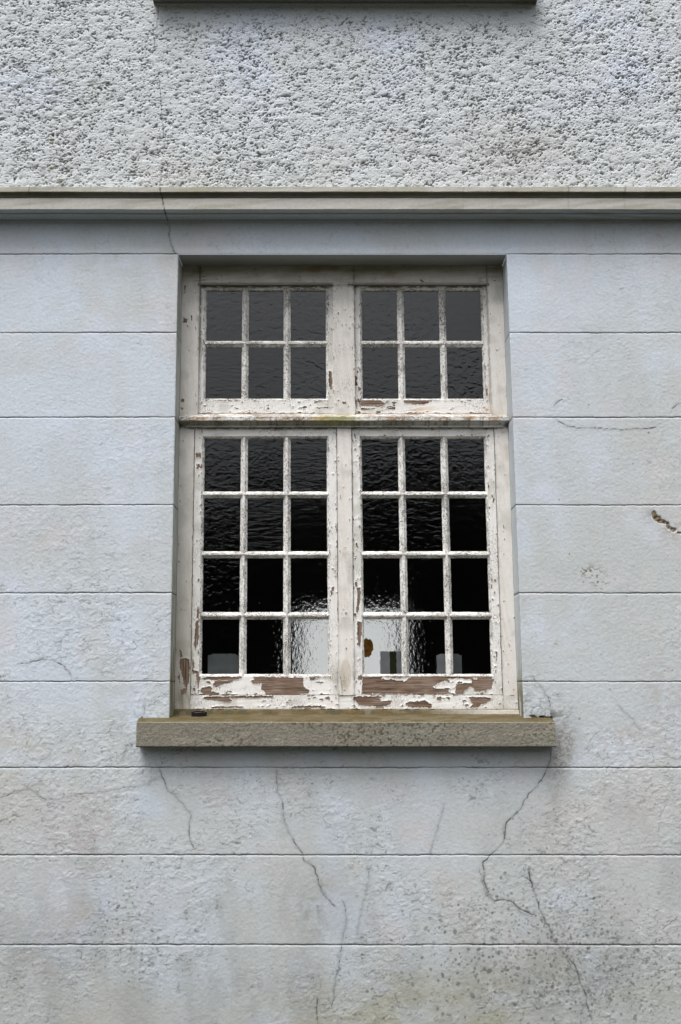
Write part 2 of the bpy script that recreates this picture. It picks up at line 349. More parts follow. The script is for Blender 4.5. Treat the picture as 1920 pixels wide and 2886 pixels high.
    s = np.clip(bl(1880, 1960, 60, 90) + bl(1740, 2070, 60, 45) + .7 * bl(1810, 2280, 60, 60) + .8 * bl(250, 2330, 70, 130) + .6 * bl(60, 2600, 130, 120), 0, 1) * sst(.3, .7, nz)
    C = mixc(C, (.40, .365, .355), s * .55)
    # dark smudges below
    for (a, b, c, e, k) in ((608, 2560, 24, 32, .75), (875, 2560, 34, 42, .8), (893, 2555, 10, 12, .8), (1317, 2580, 26, 32, .6), (900, 2620, 50, 40, .35), (340, 2570, 70, 60, .4), (395, 2700, 50, 60, .4), (1640, 2760, 200, 80, .5), (1450, 2800, 220, 70, .5), (150, 2760, 160, 90, .25), (1100, 2800, 200, 70, .35), (340, 2020, 40, 60, .25), (700, 2790, 170, 70, .35), (1480, 1960, 20, 60, .5), (402, 2015, 14, 20, .5)):
        C = mixc(C, (.17, .18, .155), np.clip(bl(a, b, c, e) * sst(.32, .62, nz) * k * .45, 0, 1))
    # brown scar in the render, upper right, and the flaked patch under it
    for (a, b, c, e) in ((1846, 1452, 9, 13), (1854, 1462, 11, 9), (1864, 1470, 12, 6), (1876, 1474, 9, 4), (1884, 1482, 5, 10), (1890, 1489, 6, 5), (1899, 1494, 9, 6), (1915, 1502, 9, 3)):
        g = bl(a, b, c, e) * (.55 + .9 * nz); f = sst(.34, .5, g); C = mixc(C, (.15, .09, .035), f * .95); H -= .004 * f
    g = bl(1836, 1450, 20, 22) + bl(1890, 1500, 30, 30); C = mixc(C, (.33, .33, .29), np.clip(g * sst(.3, .6, nz), 0, 1) * .6)
    g = bl(1660, 1612, 26, 15) + bl(1692, 1638, 18, 20); f = np.clip(g, 0, 1) * sst(.52, .60, fbm(X, Z, .011, 2, 141)); C = mixc(C, (.16, .13, .09), f * .9); H -= .002 * f
    # open joint above the right end of the sill
    g = inpoly(X, Z, [U(a, b) for a, b in ((1518, 2021), (1526, 2017), (1545, 2022), (1557, 2020), (1558, 2031), (1530, 2027))]).astype(np.float32)
    g2 = inpoly(X, Z, [U(a, b) for a, b in ((1490, 2015), (1508, 2017), (1518, 2024), (1500, 2024))]).astype(np.float32)
    g3 = inpoly(X, Z, [U(a, b) for a, b in ((390, 2028), (402, 2020), (404, 2026), (458, 2024), (460, 2027), (420, 2031), (392, 2033))]).astype(np.float32)
    C = mixc(C, (.012, .011, .010), g); C = mixc(C, (.12, .06, .02), g2 * .8); C = mixc(C, (.03, .028, .025), g3 * .9); H -= .012 * g + .005 * g2 + .004 * g3
    s = bl(1545, 2015, 30, 16) * sst(.4, .6, nz); C = mixc(C, (.10, .10, .08), np.clip(s, 0, .8))
    # lichen spots
    rs = np.random.RandomState(3)
    def spots(n, fn, r0, r1, dk):
        for _ in range(n):
            a, b = fn(); cx, cz = U(a, b); r = rs.uniform(r0, r1) * (1 if rs.rand() > .15 else 1.5)
            a0, a1 = np.searchsorted(xs, [cx - 2 * r, cx + 2 * r]); b0, b1 = np.searchsorted(zs, [cz - 2 * r, cz + 2 * r])
            if a1 - a0 < 1 or b1 - b0 < 1: continue
            D = np.hypot(X[b0:b1, a0:a1] - cx, (Z[b0:b1, a0:a1] - cz) * rs.uniform(.8, 1.3)) + (nz[b0:b1, a0:a1] - .5) * r * 1.6
            f = sst(r * 1.15, r * .7, D) * min(1, dk * 1.25) * rs.uniform(.3, 1.0)
            C[b0:b1, a0:a1] = mixc(C[b0:b1, a0:a1], (.15, .155, .14), f)
    def g_(cx, cy, sx, sy): return lambda: (rs.normal(cx, sx), rs.normal(cy, sy))
    spots(900, g_(1530, 2730, 190, 90), .0025, .0065, .75)
    spots(420, g_(1760, 2760, 130, 80), .0022, .005, .6)
    spots(230, g_(1500, 2560, 120, 70), .002, .006, .6)
    spots(60, g_(1550, 2330, 60, 40), .002, .0045, .65)
    spots(90, g_(345, 2570, 55, 75), .0025, .006, .7); spots(80, g_(390, 2690, 60, 45), .0025, .006, .6)
    spots(60, g_(600, 2580, 70, 70), .002, .005, .55)
    spots(160, lambda: (rs.uniform(1000, 1920), rs.uniform(2150, 2880)), .0018, .0045, .55)
    spots(260, lambda: (rs.uniform(0, 1920), rs.uniform(2350, 2880)), .0018, .004, .5)
    spots(110, lambda: (rs.uniform(1480, 1920), rs.uniform(1100, 2150)), .0015, .0035, .65)
    spots(60, lambda: (rs.uniform(0, 480), rs.uniform(900, 2300)), .0013, .003, .45)
    spots(25, g_(960, 2780, 12, 60), .002, .005, .7)
    return X, Z, C, H

def axis(lo, hi, step, extra, far=None):
    a = np.arange(lo, hi, step); ex = np.asarray(sorted(extra))
    for e in ex: a = a[np.abs(a - e) > step * .45]
    a = np.concatenate([a, ex])
    if far:
        l = []; s_ = .03; v = lo
        while v > -far: v -= s_; s_ *= 1.25; l.append(v)
        r = []; s_ = .03; v = hi
        while v < far: v += s_; s_ *= 1.25; r.append(v)
        a = np.concatenate([a, l, r])
    return np.unique(np.round(a, 5))

house = tag(empty('house', (0, 0, 0)), "old house front, pale blue painted below and grey roughcast above a stone band", "house")

# ------------------------------------------------------------------ lower wall
def build_lower_wall():
    ztop = UZ(627); jx = []
    for j in JOINTS: jx += [j - .0042, j - .0022, j, j + .0022, j + .0038]
    xs = axis(-1.80, 1.80, .0031, [OPL, OPR], 7.0)
    zs = axis(.0, ztop + .01, .0031, jx + [OPT])
    zs = zs[(zs > -.001)]
    X, Z, C, H = wall_fields(xs, zs)
    Zp = Z.copy()
    for j in JOINTS:
        f = np.exp(-((Z - j) / .0021) ** 2)
        dep = .55 + .75 * vn1(xs, .06, int(j * 100) % 97)[None, :]
        H -= .0050 * f * dep
        C *= (1 - .72 * (np.exp(-((Z - j - .0002) / .0021) ** 2) * np.clip(dep, .3, 1.1)))[..., None]
        up = np.exp(-((Z - j + .0062) / .0026) ** 2); C = mixc(C, (.66, .69, .71), up * .45)  # pale strip painted below each joint as its lit lower lip
        Zp += (.0020 * (vn1(xs, .05, 7) - .5) + .0024 * (vn1(xs, .012, 8) - .5) + .002 * (vn1(xs, .5, 9) - .5))[None, :] * np.exp(-((Z - j) / .012) ** 2)
    if True:
        s = np.exp(-((Z - OPT) / .006) ** 2) * (X > OPL) * (X < OPR); Zp = Zp * (1 - s) + Z * s
        H = H * (1 - s); base = np.asarray(BLUE, np.float32); C = C * (1 - s[..., None]) + base * s[..., None]
    # crisp worn arris round the opening
    zb = UZ(2040)
    dx = np.minimum(np.abs(X - OPL), np.abs(X - OPR)); inz = (Z < OPT + .003) & (Z > zb)
    H -= .0022 * np.exp(-(dx / .0025) ** 2) * inz * (.4 + vn(X, Z, .02, 201))
    P = np.stack([X, -H, Zp], -1)
    xc = (xs[1:] + xs[:-1]) / 2; zc = (zs[1:] + zs[:-1]) / 2
    keep = ~(((xc > OPL) & (xc < OPR))[None, :] & ((zc < OPT) & (zc > zb))[:, None])
    b = Buf(); b.grid(P, C, 0, keep)
    # reveals
    dep = np.arange(0, .236, .005)
    zs2 = axis(UZ(2040), OPT, .005, [j + d for j in JOINTS if UZ(2040) < j < OPT - .01 for d in (-.003, 0, .003)] + [OPT])
    for side, x0 in ((0, OPL), (1, OPR)):
        Yg, Zg = np.meshgrid(dep, zs2)
        c = np.tile(np.asarray(BLUE if side else GREY, np.float32), Yg.shape + (1,))
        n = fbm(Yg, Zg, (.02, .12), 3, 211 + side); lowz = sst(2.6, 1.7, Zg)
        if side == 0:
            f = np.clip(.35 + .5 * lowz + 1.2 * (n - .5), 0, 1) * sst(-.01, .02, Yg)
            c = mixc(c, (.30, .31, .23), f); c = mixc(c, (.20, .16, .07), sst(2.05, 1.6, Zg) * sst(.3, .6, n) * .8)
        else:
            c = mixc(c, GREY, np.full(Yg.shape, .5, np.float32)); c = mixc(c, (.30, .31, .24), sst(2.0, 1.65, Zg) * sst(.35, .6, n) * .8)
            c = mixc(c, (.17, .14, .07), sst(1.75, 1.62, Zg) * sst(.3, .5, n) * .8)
        h = .0012 * (fbm(Yg, Zg, .03, 3, 220) - .5)
        for j in JOINTS:
            f = np.exp(-((Zg - j) / .0024) ** 2); h -= .004 * f; c *= (1 - .75 * f)[..., None]
        h = h * sst(0, .01, Yg)
        Xg = np.full(Yg.shape, x0) + (h if side == 0 else -h)
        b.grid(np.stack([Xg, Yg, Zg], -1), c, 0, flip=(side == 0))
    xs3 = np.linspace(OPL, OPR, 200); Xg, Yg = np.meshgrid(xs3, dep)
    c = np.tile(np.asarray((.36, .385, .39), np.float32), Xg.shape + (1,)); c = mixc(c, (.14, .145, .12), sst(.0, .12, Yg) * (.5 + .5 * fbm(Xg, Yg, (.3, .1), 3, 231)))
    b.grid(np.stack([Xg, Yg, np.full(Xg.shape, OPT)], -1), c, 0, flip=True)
    return b.build('lower_wall', [M['render']], house)
tag(build_lower_wall(), "pale blue painted render scored into wide blocks")

# ------------------------------------------------------------------ string course
def build_course():
    # profile from the top edge down: (y, z, is it blue paint)
    zt = UZ(527, -.118)
    pr = [(.02, zt + .012, 0), (-.116, zt + .002, 0), (-.118, zt, 0), (-.118, UZ(540, -.118), 0), (-.104, UZ(540, -.118) + .001, 0),
          (-.098, UZ(548, -.098), 0), (-.092, UZ(553, -.092), 0), (-.092, UZ(556.5, -.092), 0), (-.088, UZ(557.5, -.088), 0), (-.100, UZ(559.5, -.100), 0), (-.101, UZ(562, -.101), 0),
          (-.101, UZ(589.5, -.101), 0), (-.099, UZ(591, -.099), 0), (-.066, UZ(591, -.099), 1), (-.064, UZ(604.5, -.064), 1)]
    za, zb = UZ(605.5, -.058), UZ(617, -.018)
    for k in range(1, 7):
        t = k / 6; a = t * math.pi / 2
        pr.append((-.058 + .040 * math.sin(a), za + (zb - za) * (1 - math.cos(a)), 1))
    pr += [(-.012, zb - .001, 1), (-.012, UZ(624, -.012), 1), (.004, UZ(624, -.012), 1)]
    # refine
    Y, Zz, B = [], [], []
    for (y1, z1, b1), (y2, z2, b2) in zip(pr[:-1], pr[1:]):
        n = max(1, int(math.hypot(y2 - y1, z2 - z1) / .006))
        for i in range(n): Y.append(y1 + (y2 - y1) * i / n); Zz.append(z1 + (z2 - z1) * i / n); B.append(b2 if b1 != b2 else b1)
    Y.append(pr[-1][0]); Zz.append(pr[-1][1]); B.append(1)
    Y = np.array(Y); Zz = np.array(Zz); B = np.array(B, float)
    lines = [UX(v, 555, -.1) for v in (85, 457, 1306, 1388, 1602, 1761)]
    xs = axis(-1.85, 1.85, .006, [l + d for l in lines for d in (-.002, 0, .002)], 7.0)
    X, I = np.meshgrid(xs, np.arange(len(Y))); YY = Y[I]; ZZ = Zz[I]; BB = B[I]
    n1 = fbm(X, ZZ + YY, (.25, .02), 4, 301); n2 = fbm(X, ZZ + YY, (.02, .008), 3, 305)
    c = np.tile(np.asarray((.48, .465, .43), np.float32), X.shape + (1,))
    c = mixc(c, (.34, .325, .26), sst(.45, .75, n1) * .7); c = mixc(c, (.45, .42, .39), sst(.5, .8, n2) * .4)
    top = (ZZ > UZ(545, -.11)); c = mixc(c, (.30, .29, .17), np.clip(sst(.42, .7, fbm(X, ZZ, (.3, .02), 3, 311)), 0, 1) * top * .5)
    cav = (YY > -.1065) & (ZZ > UZ(560, -.095)) & (ZZ < UZ(541, -.105)); c = mixc(c, (.13, .12, .08), cav * .85 * (.6 + .4 * n1))  # shade of the hollow painted in as a dark tone
    c = mixc(c, (.42, .46, .49), BB.astype(np.float32)); c = mixc(c, (.28, .29, .25), BB * sst(.0, 1.2, X) * sst(.3, .7, n1) * .7)
    for a, b, r in ((580, 580, 2.2), (552, 586, 2), (1290, 530, 5), (640, 533, 2)):
        c = mixc(c, (.25, .28, .03), sst(.4, .6, blob(X, ZZ, a, b, r, r, -.1)))
    for k, l in enumerate(lines):
        dk = (.6, .97, .3, .3, .6, .6)[k] * (1 if k == 1 else (ZZ > UZ(541, -.118)) * 1.0 + .35 * (ZZ > UZ(590, -.1)) * (ZZ < UZ(541, -.118))); off = 0
        if k == 1: off = .010 * (ZZ - UZ(555, -.1)) / -.05
        f = np.exp(-((X - l - off - .003 * (vn(ZZ, ZZ, .012, 5) - .5)) / (.0024 if k == 1 else .0018)) ** 2); c *= (1 - dk * f)[..., None]
        YY = YY + .002 * f * dk
    YY = YY + .0016 * (fbm(X, ZZ, (.08, .02), 3, 321) - .5); ZZ = ZZ + .0035 * (fbm(X, X * 0, .5, 3, 331) - .5) + .0012 * (fbm(X, X * 0, .03, 2, 332) - .5)
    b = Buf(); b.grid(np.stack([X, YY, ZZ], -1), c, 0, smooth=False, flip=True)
    return b.build('string_course', [M['course']], house)
tag(build_course(), "moulded stone band between the two kinds of wall")

# ------------------------------------------------------------------ roughcast upper wall
USL, USR = UX(437, 23), UX(1508, 23)
USZ = UZ(22)
def build_upper():
    zt = UZ(527, -.118) + .006
    xs = axis(-1.98, 1.98, .0025, [], 7.0); z1 = axis(zt, 5.26, .0025, []); z2 = np.arange(5.28, 6.0, .03)
    zs = np.concatenate([z1, z2])
    X, Z = np.meshgrid(xs, zs); X = X.astype(np.float32); Z = Z.astype(np.float32)
    wx = X + .010 * (vn(X, Z, .02, 401) - .5); wz = Z + .010 * (vn(X, Z, .02, 402) - .5)
    a = vn(wx, wz, (.0090, .0062), 411); bq = vn(wx, wz, (.0062, .0045), 412); cq = vn(wx, wz, (.030, .022), 413); d = vn(X, Z, .0048, 414)
    h = .45 * a + .27 * bq + .22 * cq + .12 * d
    h = (h - .39 + .10 * (fbm(X, Z, .11, 3, 418) - .5)) / .30                                              # roughly 0..1 for most of it
    near = np.clip(sst(USZ - .14, USZ - .01, Z) * sst(USL - .1, USL + .05, X) * sst(USR + .1, USR - .05, X), 0, 1)
    var = .55 + .9 * fbm(X, Z, .16, 3, 421)
    amp = .0105 * var * (1 - .68 * near)
    H = .64 * amp * (1 - np.exp(-2.1 * np.clip(h + .36, -.2, 2))) + .0030 * (cq - .5) * (1 - near)
    base = np.tile(np.asarray((.56, .585, .60), np.float32), X.shape + (1,))
    big = fbm(X, Z, .35, 4, 431)
    base = mixc(base, (.58, .63, .72), np.clip((big - .48) * 5, 0, 1) * sst(zt + .2, zt + .7, Z) * .7)
    base = mixc(base, (.50, .485, .455), np.clip((fbm(X, Z, .2, 4, 441) - .5) * 4, 0, 1) * .35 * sst(zt + .6, zt, Z))
    base = mixc(base, (.46, .43, .41), blob(X, Z, 1440, 440, 160, 90) * .40)
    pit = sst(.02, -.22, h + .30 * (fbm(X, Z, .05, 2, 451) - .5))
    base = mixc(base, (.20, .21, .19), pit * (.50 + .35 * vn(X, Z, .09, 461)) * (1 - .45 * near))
    # dirtier broken patches on the left and along the foot
    g = np.clip(blob(X, Z, 190, 255, 170, 45) + .8 * blob(X, Z, 140, 330, 100, 30) + .6 * blob(X, Z, 700, 500, 200, 30) + .6 * blob(X, Z, 150, 490, 140, 40) + .8 * blob(X, Z, 640, 140, 60, 30) + .5 * blob(X, Z, 1450, 430, 140, 60), 0, 1)
    f = g * sst(.50, .68, fbm(X, Z, (.03, .014), 3, 471)); base = mixc(base, (.16, .16, .12), f * .6); H -= .003 * f
    for a_, b_, r in ((172, 518, 7), (152, 480, 7), (150, 402, 6)): base = mixc(base, (.10, .115, .03), sst(.3, .7, blob(X, Z, a_, b_, r * 1.3, r * 1.2) * (.4 + 1.2 * fbm(X, Z, .007, 2, 477))) * .8)
    # hairline down from the upper sill
    for (p, q) in (((447, 25), (449, 50)), ((449, 50), (444, 75)), ((444, 75), (446, 100)), ((436, 110), (440, 150)), ((452, 230), (466, 420)), ((458, 480), (455, 527))):
        (x1, z1_), (x2, z2_) = U(*p), U(*q); t = np.clip((Z - z2_) / (z1_ - z2_), 0, 1); xc = x2 + (x1 - x2) * t
        f = np.exp(-((X - xc - .004 * (vn(Z, Z, .02, 481) - .5)) / .0022) ** 2) * (Z < z1_) * (Z > z2_); base *= (1 - .6 * f)[..., None]
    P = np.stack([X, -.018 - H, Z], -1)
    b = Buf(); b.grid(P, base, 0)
    return b.build('upper_wall', [M['rough']], house)
tag(build_upper(), "coarse grey-white roughcast with dark pits")

# sill of the window above: only its underside shows
def build_upper_sill():
    b = Buf(); c = np.asarray((.33, .35, .34)); n = 60
    prof = [(.0, USZ), (-.030, USZ), (-.034, USZ + .006), (-.052, USZ + .006), (-.056, USZ), (-.105, USZ - .001), (-.110, USZ + .004), (-.110, USZ + .105), (-.104, USZ + .112), (.0, USZ + .135)]
    xs = np.linspace(USL, USR, n); prof2 = []
    for p, q in zip(prof[:-1], prof[1:]):
        for i in range(3): prof2.append((p[0] + (q[0] - p[0]) * i / 3, p[1] + (q[1] - p[1]) * i / 3))
    prof2.append(prof[-1])
    X, I = np.meshgrid(xs, np.arange(len(prof2))); pa = np.array(prof2)
    Y = pa[I, 0]; Z = pa[I, 1] + .002 * (vn(X, Y, .2, 3) - .5)
    C = np.tile(np.asarray(c, np.float32), X.shape + (1,)); C = mixc(C, (.13, .13, .06), sst(USR - .18, USR - .05, X) * .8 + 0 * X); C = mixc(C, (.08, .08, .07), ((Y < -.03) & (Y > -.057)) * .8)
    b.grid(np.stack([X, Y, Z], -1), C, 0, smooth=False)
    for x in (USL, USR):
        b.box(x - .001, x + .001, -.107, -.001, USZ + .001, USZ + .11, c)
    o = b.build('window_sill', [M['stone']], house)
    return tag(o, "dark grey stone sill of the window above, cut off by the top of the photo")
build_upper_sill()

# ------------------------------------------------------------------ the window
FY = .130                                                            # face of the outer frame
def avg(pairs, Y): return sum(UX(a, b, Y) for a, b in pairs) / len(pairs)
FL, FR = OPL + .001, OPR - .001
FT, FB = OPT - .001, UZ(1999, FY)
PU_L = avg([(563, 800), (557.5, 1165)], FY); PU_R = avg([(1374.5, 800), (1384, 1165)], FY)
PL_L = avg([(547, 1250), (538.5, 1900)], FY); PL_R = avg([(1395, 1215), (1416, 1950)], FY)
MU_L = avg([(938, 800), (940, 1165)], FY); MU_R = avg([(997.6, 800), (1001.5, 1165)], FY)
ML_L = avg([(949.7, 1210), (955, 1950)], FY); ML_R = avg([(992, 1210), (997, 1950)], FY)
HB = UZ(797, FY); TT = UZ(1171, FY); TB = UZ(1205, FY); RT_ = UZ(1959, FY)
PWHITE = np.asarray((.80, .785, .76), np.float32); PFRAME = np.asarray((.69, .66, .625), np.float32)
def paint_col(X, Z, base, Y=FY, seed=0, streak='z', dirt=1.0):
    c = np.tile(base, X.shape + (1,)).astype(np.float32)
    st = fbm(X, Z, (.008, .12) if streak == 'z' else (.12, .008), 3, 500 + seed)
    bg_ = fbm(X, Z, .10, 3, 510 + seed)
    c = mixc(c, base * np.asarray((.86, .82, .76)), sst(.45, .8, st) * .5 * dirt)
    c = mixc(c, (.42, .41, .35), sst(.52, .78, bg_) * .45 * dirt)
    # algae and grime washed down under the lintel
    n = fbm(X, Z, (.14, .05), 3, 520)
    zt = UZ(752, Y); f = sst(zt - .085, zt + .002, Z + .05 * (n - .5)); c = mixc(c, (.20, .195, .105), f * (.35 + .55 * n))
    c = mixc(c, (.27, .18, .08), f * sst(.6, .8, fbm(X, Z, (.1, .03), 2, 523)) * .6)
    # left post weathers greener lower down
    f = sst(-.62, -.74, X) * sst(2.7, 1.9, Z) * (.25 + .5 * bg_); c = mixc(c, (.36, .345, .27), f)
    # brown stain along transom and the bottom
    zz = UZ(1180, Y); f = np.exp(-((Z - zz) / .020) ** 2) * sst(.35, .7, fbm(X, Z, (.06, .02), 3, 530)); c = mixc(c, (.42, .28, .13), f * .6)
    c = mixc(c, (.30, .29, .08), np.exp(-((Z - zz) / .014) ** 2) * blob(X, Z, 960, 1180, 60, 30, Y) * .9)
    c = mixc(c, (.58, .32, .10), blob(X, Z, 1165, 1155, 55, 7, Y) * sst(.4, .6, st) * .6); c = mixc(c, (.62, .25, .02), blob(X, Z, 1372, 1155, 6, 4, Y) * .9)
    for a, b, r in ((520, 1970, 18), (540, 1850, 9), (960, 1930, 14), (1000, 1900, 6), (556, 800, 7), (557, 900, 5), (575, 795, 9), (1355, 800, 8), (1000, 810, 8)):
        c = mixc(c, (.17, .13, .06), np.clip(blob(X, Z, a, b, r, r * 2.2, Y) * sst(.3, .65, st), 0, 1) * .7)
    c = mixc(c, (.45, .40, .29), sst(1., 1.4, blob(X, Z, 975, 1900, 20, 50, Y) * 2.2) * .5)
    g = np.exp(-np.abs(Z - HB + .010) / .007) * (Z < HB + .004) * (X > PU_L - .01) * (X < PU_R + .01)  # shade under the head and in the sash seams painted in, with grime
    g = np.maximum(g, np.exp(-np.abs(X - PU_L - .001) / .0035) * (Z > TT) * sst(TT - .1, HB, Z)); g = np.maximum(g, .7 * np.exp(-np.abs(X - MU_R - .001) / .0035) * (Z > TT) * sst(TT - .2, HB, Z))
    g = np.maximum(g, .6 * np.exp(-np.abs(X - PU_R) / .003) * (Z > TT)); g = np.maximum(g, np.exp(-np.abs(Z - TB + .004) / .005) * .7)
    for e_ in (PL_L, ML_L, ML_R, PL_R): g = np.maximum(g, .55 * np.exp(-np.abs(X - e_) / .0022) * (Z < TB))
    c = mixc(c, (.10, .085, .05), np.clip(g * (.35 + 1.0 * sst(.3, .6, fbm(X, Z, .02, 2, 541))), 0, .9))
    z0 = UZ(2000, Y); c = mixc(c, (.36, .30, .18), np.exp(-((Z - z0) / .006) ** 2) * .6)
    return c
def member(b, x0, x1, z0, z1, Yf, depth, base, grain='z', holes=(), islands=(), chip=.0, edge=.0, seed=0, step=.0022, paint=0, mask=None):
    """a painted piece of joinery: timber body with a real, broken skin of paint on its face"""
    wm = 1 if grain == 'x' else 2
    b.box(x0, x1, Yf, Yf + depth, z0, z1, base * .95, (wm, None, paint, paint, paint, paint))
    nx = max(3, int((x1 - x0) / step) + 1); nz_ = max(3, int((z1 - z0) / step) + 1)
    xs = np.linspace(x0, x1, nx); zs = np.linspace(z0, z1, nz_); X, Z = np.meshgrid(xs, zs)
    xc = (xs[1:] + xs[:-1]) / 2; zc = (zs[1:] + zs[:-1]) / 2; XC, ZC = np.meshgrid(xc, zc)
    jx = XC + .007 * (fbm(XC, ZC, .008, 2, 600 + seed) - .5); jz = ZC + .007 * (fbm(XC, ZC, .008, 2, 610 + seed) - .5)
    hole = np.zeros(XC.shape, bool)
    for p in holes: hole |= inpoly(jx, jz, p)
    for p in islands: hole &= ~inpoly(jx, jz, p)
    if chip > 0:
        s = (.012, .028) if grain == 'z' else (.028, .010)
        n = fbm(XC, ZC, s, 3, 620 + seed); g = fbm(XC, ZC, .12, 2, 630 + seed)
        hole |= n > (.985 - .38 * chip * g * 1.6)
    if edge > 0:
        de = np.minimum(ZC - z0, z1 - ZC) if grain == 'x' else np.minimum(XC - x0, x1 - XC)
        n = fbm(XC, ZC, (.02, .006) if grain == 'x' else (.006, .02), 2, 640 + seed)
        hole |= (n > .90 - .37 * edge * np.exp(-de / .0035))
    # lift near broken edges
    hv = np.zeros(X.shape, np.float32); hp = np.pad(hole, 1)
    near = hp[:-1, :-1] | hp[1:, :-1] | hp[:-1, 1:] | hp[1:, 1:]
    d = np.where(near, 0., 9.)
    for k in (1, 2, 3):
        q = np.pad(d, 1, constant_values=9.); m = np.minimum(np.minimum(q[:-2, 1:-1], q[2:, 1:-1]), np.minimum(q[1:-1, :-2], q[1:-1, 2:])); d = np.minimum(d, m + 1)
    lift = np.where(d < 4, (4 - d) / 4, 0) ** 1.4 * (.0022 if paint == 4 else .0036) * fbm(X, Z, .015, 2, 650 + seed) ** 1.5
    T = .0011 + lift + .0007 * (fbm(X, Z, (.01, .04) if grain == 'z' else (.04, .01), 3, 660 + seed) - .5)
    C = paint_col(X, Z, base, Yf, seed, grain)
    C = mixc(C, (.30, .24, .17), np.where(d < 1, .55, 0.) * (fbm(X, Z, .01, 1, 670) > .45))
    P = np.stack([X, Yf - T, Z], -1)
    b.grid(P, C, paint, ~hole)
PM = [M['paint'], M['wood_h'], M['wood_v'], M['putty'], M['paint_flat']]
H6 = lambda pts, Y=FY: cvt(pts, 460, 1650, 2.904, Y)
H5b = lambda pts, Y=FY: cvt(pts, 540, 1820, 3.733, Y)
H6b = lambda pts, Y=FY: cvt(pts, 960, 1820, 3.015, Y)
H7 = lambda pts, Y=FY: cvt(pts, 960, 1650, 2.45, Y)
H2 = lambda pts, Y=FY: cvt(pts, 480, 700, 3.136, Y)
H3 = lambda pts, Y=FY: cvt(pts, 960, 700, 3.136, Y)
post_holes = [H6([(140, 600), (180, 592), (215, 605), (222, 680), (212, 790), (192, 845), (170, 805), (150, 705), (136, 650)]), H6([(150, 850), (198, 836), (188, 880), (150, 896)]),
              H6([(135, 520), (150, 540), (157, 575), (140, 592)]), H6([(125, 745), (140, 725), (138, 770), (122, 768)]),
              H2([(116, 608), (150, 626), (152, 658), (114, 658)]), H2([(180, 590), (196, 592), (192, 640), (186, 636)]), H2([(98, 1326), (124, 1332), (120, 1358), (96, 1357)]), H2([(128, 330), (134, 335), (136, 395), (130, 400)]), H2([(95, 1405), (118, 1412), (112, 1430), (98, 1428)])]
rail_holes = [H5b([(110, 545), (180, 535), (400, 535), (420, 580), (360, 592), (240, 575), (150, 562)]), H6([(175, 935), (205, 925), (215, 965), (200, 995), (170, 990)]), H6([(110, 945), (125, 940), (130, 968), (115, 970)]),
              H6([(1325, 915), (1365, 915), (1362, 935), (1330, 932)]), H6([(540, 905), (900, 902), (905, 917), (560, 922)]), H6([(390, 992), (560, 990), (640, 985), (660, 1000), (400, 1004)]), H6([(1060, 990), (1180, 985), (1330, 988), (1330, 1000), (1050, 1001)]),
              H6b([(115, 430), (330, 430), (345, 472), (430, 466), (425, 500), (335, 520), (160, 505), (108, 455)]), H6b([(555, 482), (720, 463), (772, 500), (765, 518), (600, 524), (555, 505)]),
              H6b([(1090, 436), (1278, 440), (1245, 485), (1190, 495), (1180, 520), (1100, 526), (1122, 496)]), H6b([(620, 508), (775, 512), (770, 524), (620, 524)]), H6b([(820, 440), (840, 432), (870, 440), (850, 462), (820, 456)]), H6b([(890, 436), (935, 438), (920, 458)])]

win = Buf()
def pm(k): return PM[k]
# posts, head and bottom rail of the outer frame
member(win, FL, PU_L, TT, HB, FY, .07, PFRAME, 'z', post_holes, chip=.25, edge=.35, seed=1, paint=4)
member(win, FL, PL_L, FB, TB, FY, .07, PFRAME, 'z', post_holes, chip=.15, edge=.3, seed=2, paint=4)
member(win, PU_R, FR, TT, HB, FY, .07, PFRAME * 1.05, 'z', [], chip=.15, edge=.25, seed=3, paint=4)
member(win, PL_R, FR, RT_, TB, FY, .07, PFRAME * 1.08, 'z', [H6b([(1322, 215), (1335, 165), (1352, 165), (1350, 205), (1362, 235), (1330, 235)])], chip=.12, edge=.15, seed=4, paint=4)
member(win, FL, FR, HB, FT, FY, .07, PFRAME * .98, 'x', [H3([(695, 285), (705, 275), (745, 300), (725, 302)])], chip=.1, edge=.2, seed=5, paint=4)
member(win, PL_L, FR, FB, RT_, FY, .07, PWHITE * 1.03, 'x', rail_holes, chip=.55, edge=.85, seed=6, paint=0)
window = win.build('window', PM, house)
tag(window, "white timber window of four multi-pane sashes with peeling paint")

for nm, x0, x1, z0, z1, yy, hl, sd_ in (('mullion', MU_L, MU_R, TT, HB, FY + .0005, [H3([(10, 1360), (45, 1350), (55, 1372), (25, 1378)])], 7), ('mullion', ML_L, ML_R, RT_, TB, FY - .004, [], 8)):
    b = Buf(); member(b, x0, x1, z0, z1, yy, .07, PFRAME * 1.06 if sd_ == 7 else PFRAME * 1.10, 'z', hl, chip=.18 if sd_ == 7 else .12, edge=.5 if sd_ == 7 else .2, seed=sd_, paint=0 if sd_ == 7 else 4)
    b.build('mullion', PM, window)

